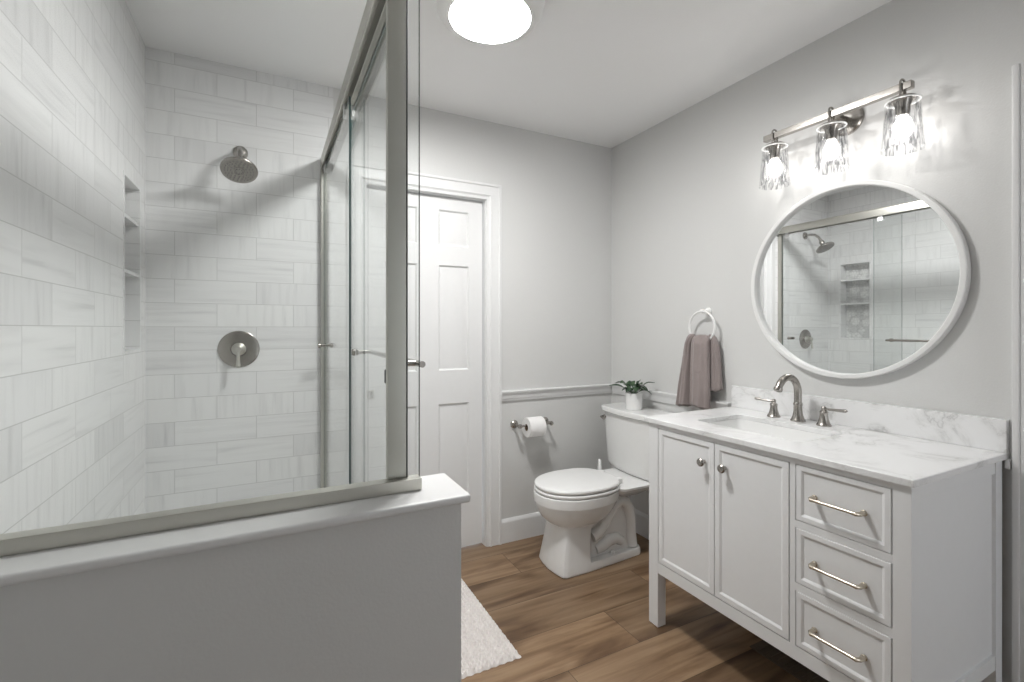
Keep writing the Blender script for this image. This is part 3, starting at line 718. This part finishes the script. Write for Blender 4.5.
for f, z in ((.965, .4275), (.99, .430), (1.0, .436), (1.0, .441), (.985, .4465), (.95, .4495), (.8, .4530), (.5, .4550), (.2, .4555)):
    R.append([(cx_+(x-cx_)*f, cy_+(y-cy_)*f, z) for x, y in o])
b.loft(R); b.build('lid', 'plastic', to, smooth=40)
for s_ in (1, -1):
    MB().box(1.690, 1.725, TY+s_*.075-.016, TY+s_*.075+.016, .4137, .444, .006, 3).build('hinge', 'plastic', to)
MB().lathe([(.012, .4137), (.012, .445), (.010, .458), (.0095, .480), (.0095, .486), (.006, .492), (.001, .493)], (1.735, TY+.128, 0), (0, 0, 1), 20).build('hinge_cap', 'plastic', to)
# tank
def tank_out(xf, xb, hw, bow, rc=.03, n=20):
    o = []
    for i in range(n+1):
        t_ = -1+2*i/n; o.append((xf + bow*t_*t_ + (rc*.5)*max(0, abs(t_)-.93)/.07, TY+hw*t_))
    return o + [(xb, TY+hw), (xb, TY-hw)]
b = MB()
b.loft([[(x, y, z) for x, y in tank_out(xf, 2.012, hw, .030)] for z, xf, hw in ((.4145, 1.878, .215), (.420, 1.858, .232), (.45, 1.842, .241), (.60, 1.832, .246), (.7545, 1.824, .250))])
b.build('tank', 'ceramic', to, smooth=40)
b = MB()
b.loft([[(x, y, z) for x, y in tank_out(xf, 2.016, hw, .036)] for z, xf, hw in ((.7550, 1.815, .256), (.762, 1.806, .263), (.780, 1.804, .265), (.788, 1.808, .262), (.7915, 1.818, .254))])
b.build('tank_lid', 'ceramic', to, smooth=40)
lx, ly, lz = 1.848, TY+.222, .722
b = MB(); b.lathe([(.014, 0), (.014, .008), (.009, .012), (.008, .022)], (lx+.006, ly, lz), (-1, 0, 0), 20)
b.tube([(lx-.018, ly, lz), (lx-.026, ly+.004, lz), (lx-.030, ly-.012, lz-.002), (lx-.031, ly-.032, lz-.006)], [.008, .0065, .007, .0085], 12)
b.build('flush_lever', 'nickel', to)

sv = thing('water_supply_valve', 'small nickel water shutoff valve on the wall behind the toilet', 'valve', (XR, 2.365, .15))
b = MB(); vy = 2.365
b.lathe([(.026, .001), (.025, .005), (.010, .010)], (XR-.0, vy, .20), (-1, 0, 0), 20); b.cyl((XR-.008, vy, .20), (XR-.085, vy, .20), .008)
b.cyl((XR-.075, vy, .19), (XR-.075, vy, .235), .009); b.build('valve_body', 'nickel', sv)
MB().tube([(XR-.075, vy, .235), (XR-.080, vy+.004, .28), (XR-.09, vy-.01, .36), (XR-.095, vy-.03, .400)], .005, 10).build('supply_hose', 'nickel_frame', sv)
MB().lathe([(.016, 0), (.018, .006), (.014, .012), (.001, .013)], (XR-.085, vy, .20), (-1, 0, 0), 16).build('valve_handle', 'dark', sv)

# ================================================================== potted plant on the tank lid
PX, PYY, PZ = 1.905, 2.145, .7918
pt = thing('potted_plant', 'small leafy plant in a white pot on the toilet tank', 'potted plant', (PX, PYY, PZ))
MB().lathe([(.001, 0), (.043, 0), (.0455, .003), (.0500, .096), (.0500, .098), (.0470, .098), (.0460, .084), (.001, .083)], (PX, PYY, PZ), (0, 0, 1), 40, False, False).build('pot', 'ceramic', pt)
MB().lathe([(.0462, .084), (.030, .089), (.001, .092)], (PX, PYY, PZ), (0, 0, 1), 24).build('soil', 'soil', pt)
def leaf(az, length, rise, droop, wid, base=.091, off=.01, twist=0):
    b = MB(); n = 9; up = Vector((0, 0, 1)); d_ = Vector((math.cos(az), math.sin(az), 0)); sd = Vector((-d_.y, d_.x, 0))
    root = Vector((PX, PYY, PZ+base)) + d_*off; rings = []; stem = .28
    for i in range(n+1):
        t_ = i/n; p = root + d_*length*t_ + up*(rise*math.sin(min(1, t_*1.35)*PI/2) - droop*t_**3)
        wv = .0022 if t_ < stem else wid*math.sin(PI*((t_-stem)/(1-stem))**.8)**.8 + .0006
        s2 = sd*math.cos(twist) + up*math.sin(twist); th = up*.0012
        rings.append([p - s2*wv + up*wv*.22, p - s2*wv*.5 + up*wv*.03 + th, p + th, p + s2*wv*.5 + up*wv*.03 + th, p + s2*wv + up*wv*.22, p + s2*wv*.5 + up*wv*.03 - th, p - th*1.5, p - s2*wv*.5 + up*wv*.03 - th])
    b.loft(rings); b.build('leaf', 'leaf', pt, smooth=60)
for az, ln, ri, dr_, wd in ((150, .135, .045, .004, .014), (172, .085, .060, .0, .018), (120, .105, .058, .01, .018), (95, .07, .055, .02, .02), (-40, .135, .060, .0, .012), (-62, .085, .050, .03, .020), (-20, .10, .035, .03, .018), (20, .06, .05, .02, .018), (205, .07, .045, .03, .020), (235, .085, .050, .035, .019), (262, .09, .045, .02, .020), (300, .095, .030, .03, .018), (60, .085, .06, .01, .016), (135, .06, .03, .02, .020), (0, .05, .065, .0, .014), (180, .05, .028, .02, .018), (280, .05, .06, .01, .018)):
    leaf(math.radians(az), ln*(.8 if -70 < az < 30 else 1), ri*1.15, dr_, wd*1.2, twist=random.uniform(-.5, .5))

# ================================================================== towel ring and towel
RX = 1.982; RY, RZ, RR = 1.721, 1.276, .080
tr_ = thing('towel_ring', 'white wall mounted ring holding a mauve hand towel', 'towel ring', (XR, RY, 1.357))
b = MB().lathe([(.019, .001), (.019, .006), (.014, .010), (.009, .014), (.008, .040), (.010, .046), (.010, .056), (.006, .060), (.001, .061)], (XR, RY, 1.357), (-1, 0, 0), 28); b.build('wall_mount', 'plastic', tr_)
MB().tube([(RX, RY+RR*math.sin(2*PI*i/64), RZ+RR*math.cos(2*PI*i/64)) for i in range(64)], .0052, 12, True).build('ring', 'plastic', tr_)
# towel: gathered through the ring, hanging in folds
def towel():
    b = MB(); n = 64
    def lobe(keys, seed, amp=.16):
        zs = []
        for (k0, k1) in zip(keys, keys[1:]):
            m = max(2, int(abs(k0[0]-k1[0])/.008))
            zs += [tuple(a+(c-a)*i/m for a, c in zip(k0, k1)) for i in range(m)]
        zs.append(keys[-1]); rings = []
        for k, (z, ya, yb, xc, th) in enumerate(zs):
            f = k/(len(zs)-1); cy, hw = (ya+yb)/2, (yb-ya)/2; r = []
            # hems: a tapered rounded end top and bottom, a flat woven band between two stitched lines
            q = min(1, (zs[0][0]-z)/.02+.25, (z-zs[-1][0])/.006+.35)
            band = .93 if (.26 < f < .28 or .50 < f < .52) else 1.0
            for i in range(n):
                a = 2*PI*i/n; c, s_ = math.cos(a), math.sin(a)
                y = cy + hw*q**.5*math.copysign(abs(s_)**.8, s_)
                w = 1 + amp*math.sin(s_*5+seed+f*2.0) + amp*.6*math.sin(s_*11+seed*2-f*3.1) + .05*math.sin(f*14+seed+s_*4)
                x = xc - math.copysign(abs(c)**.8, c)*th*q**.5*w*band
                r.append((min(x, XR-.004), y, z + .006*math.sin(s_*2+seed)*f))
            rings.append(r)
        b.loft(rings)
    # wide front fold, left fold, a sliver behind it, and the shorter back end on the right
    lobe([(1.236, 1.664, 1.766, 1.975, .018), (1.19, 1.662, 1.768, 1.962, .024), (1.05, 1.655, 1.768, 1.958, .024), (.862, 1.648, 1.768, 1.955, .026)], .4)
    lobe([(1.240, 1.760, 1.802, 1.980, .016), (1.19, 1.772, 1.806, 1.966, .024), (1.03, 1.774, 1.834, 1.962, .030), (.854, 1.774, 1.860, 1.958, .032)], 2.1)
    lobe([(1.236, 1.765, 1.806, 1.994, .014), (1.10, 1.78, 1.838, 1.996, .016), (.885, 1.80, 1.888, 1.994, .018)], 3.3)
    lobe([(1.238, 1.652, 1.690, 1.992, .014), (1.18, 1.628, 1.690, 1.996, .018), (1.05, 1.618, 1.690, 1.998, .020), (.955, 1.612, 1.690, 1.998, .020)], 5.0, .22)
    return b.build('hand_towel', 'towel', smooth=70)
tag(towel(), 'mauve grey hand towel hanging folded through the white ring', 'towel')

# ================================================================== toilet paper
HZ, HY = .690, YB-.078
hp = thing('toilet_paper_holder', 'two post brushed nickel paper holder on the back wall', 'toilet paper holder', (1.41, YB, .70))
for x in (1.298, 1.512):
    b = MB().lathe([(.025, .001), (.025, .006), (.020, .012), (.010, .018), (.008, .026), (.008, .064), (.012, .070), (.014, .080), (.010, .090), (.001, .092)], (x, YB, HZ+.004), (0, -1, 0), 24)
    b.build('post', 'nickel', hp)
MB().cyl((1.298, HY, HZ+.004), (1.512, HY, HZ+.004), .006).build('roller_bar', 'nickel', hp)
b = MB(); c_ = (1.340, HY, HZ-.006)
b.mi = 0; b.lathe([(.020, 0), (.056, 0), (.0575, .002), (.0575, .103), (.056, .105), (.020, .105)], c_, (1, 0, 0), 48, False, False)
b.mi = 1; b.lathe([(.020, 0.0), (.020, .105), (.0185, .105), (.0185, 0), (.020, 0)], c_, (1, 0, 0), 32, False, False)
tpz = thing('toilet_paper_roll', 'white toilet paper roll hanging on the nickel holder', 'toilet paper', (1.39, HY, HZ-.06))
b.build('roll', ['paper', 'card'], tpz)

# ================================================================== bath mat
def bathmat():
    b = MB(); bm = b.bm; x0, x1, y0, y1 = 0.36, .860, 1.600, 2.38; st = .0038
    nx, ny = int((x1-x0)/st), int((y1-y0)/st); vs = []
    rnd = random.Random(3)
    ph = [rnd.uniform(0, 6.28) for _ in range(400)]
    for j in range(ny+1):
        row = []
        for i in range(nx+1):
            x = x0+(x1-x0)*i/nx; y = y0+(y1-y0)*j/ny
            r_ = int((x-x0)/.0165)
            hx = abs(math.sin(PI*(x-x0)/.0165)); hy = abs(math.sin(PI*(y-y0)/.024+ph[r_ % 400]))
            ed = min(i, nx-i, j, ny-j)
            h = .003 + (.018*hx**.8*(.1+.9*hy**.9)) + rnd.uniform(-.0016, .0016)
            if ed == 0: h = .001
            elif ed == 1: h *= .6
            wob = .002*math.sin(y*180+x*60) if (i == 0 or i == nx) else 0
            wy = .002*math.sin(x*190) if (j == 0 or j == ny) else 0
            row.append(bm.verts.new((x+wob+rnd.uniform(-.0006, .0006), y+wy, h)))
        vs.append(row)
    for j in range(ny):
        for i in range(nx): bm.faces.new((vs[j][i], vs[j][i+1], vs[j+1][i+1], vs[j+1][i]))
    return b.build('bath_mat', 'mat', smooth=60)
tag(bathmat(), 'ivory nubby bath mat on the wood floor beside the half wall', 'bath mat')

# ================================================================== floor register under the vanity
fv = thing('floor_vent', 'dark metal floor vent under the vanity cabinet', 'vent', (1.74, 1.1, 0))
b = MB(); b.box(1.697, 1.80, .93, 1.240, .0005, .004, .001); b.build('vent_plate', 'bronze', fv)
b = MB()
for i in range(12): b.box(1.712, 1.785, .948+i*.0235, .957+i*.0235, .0041, .0065)
b.build('louvre', 'bronze', fv, smooth=0)
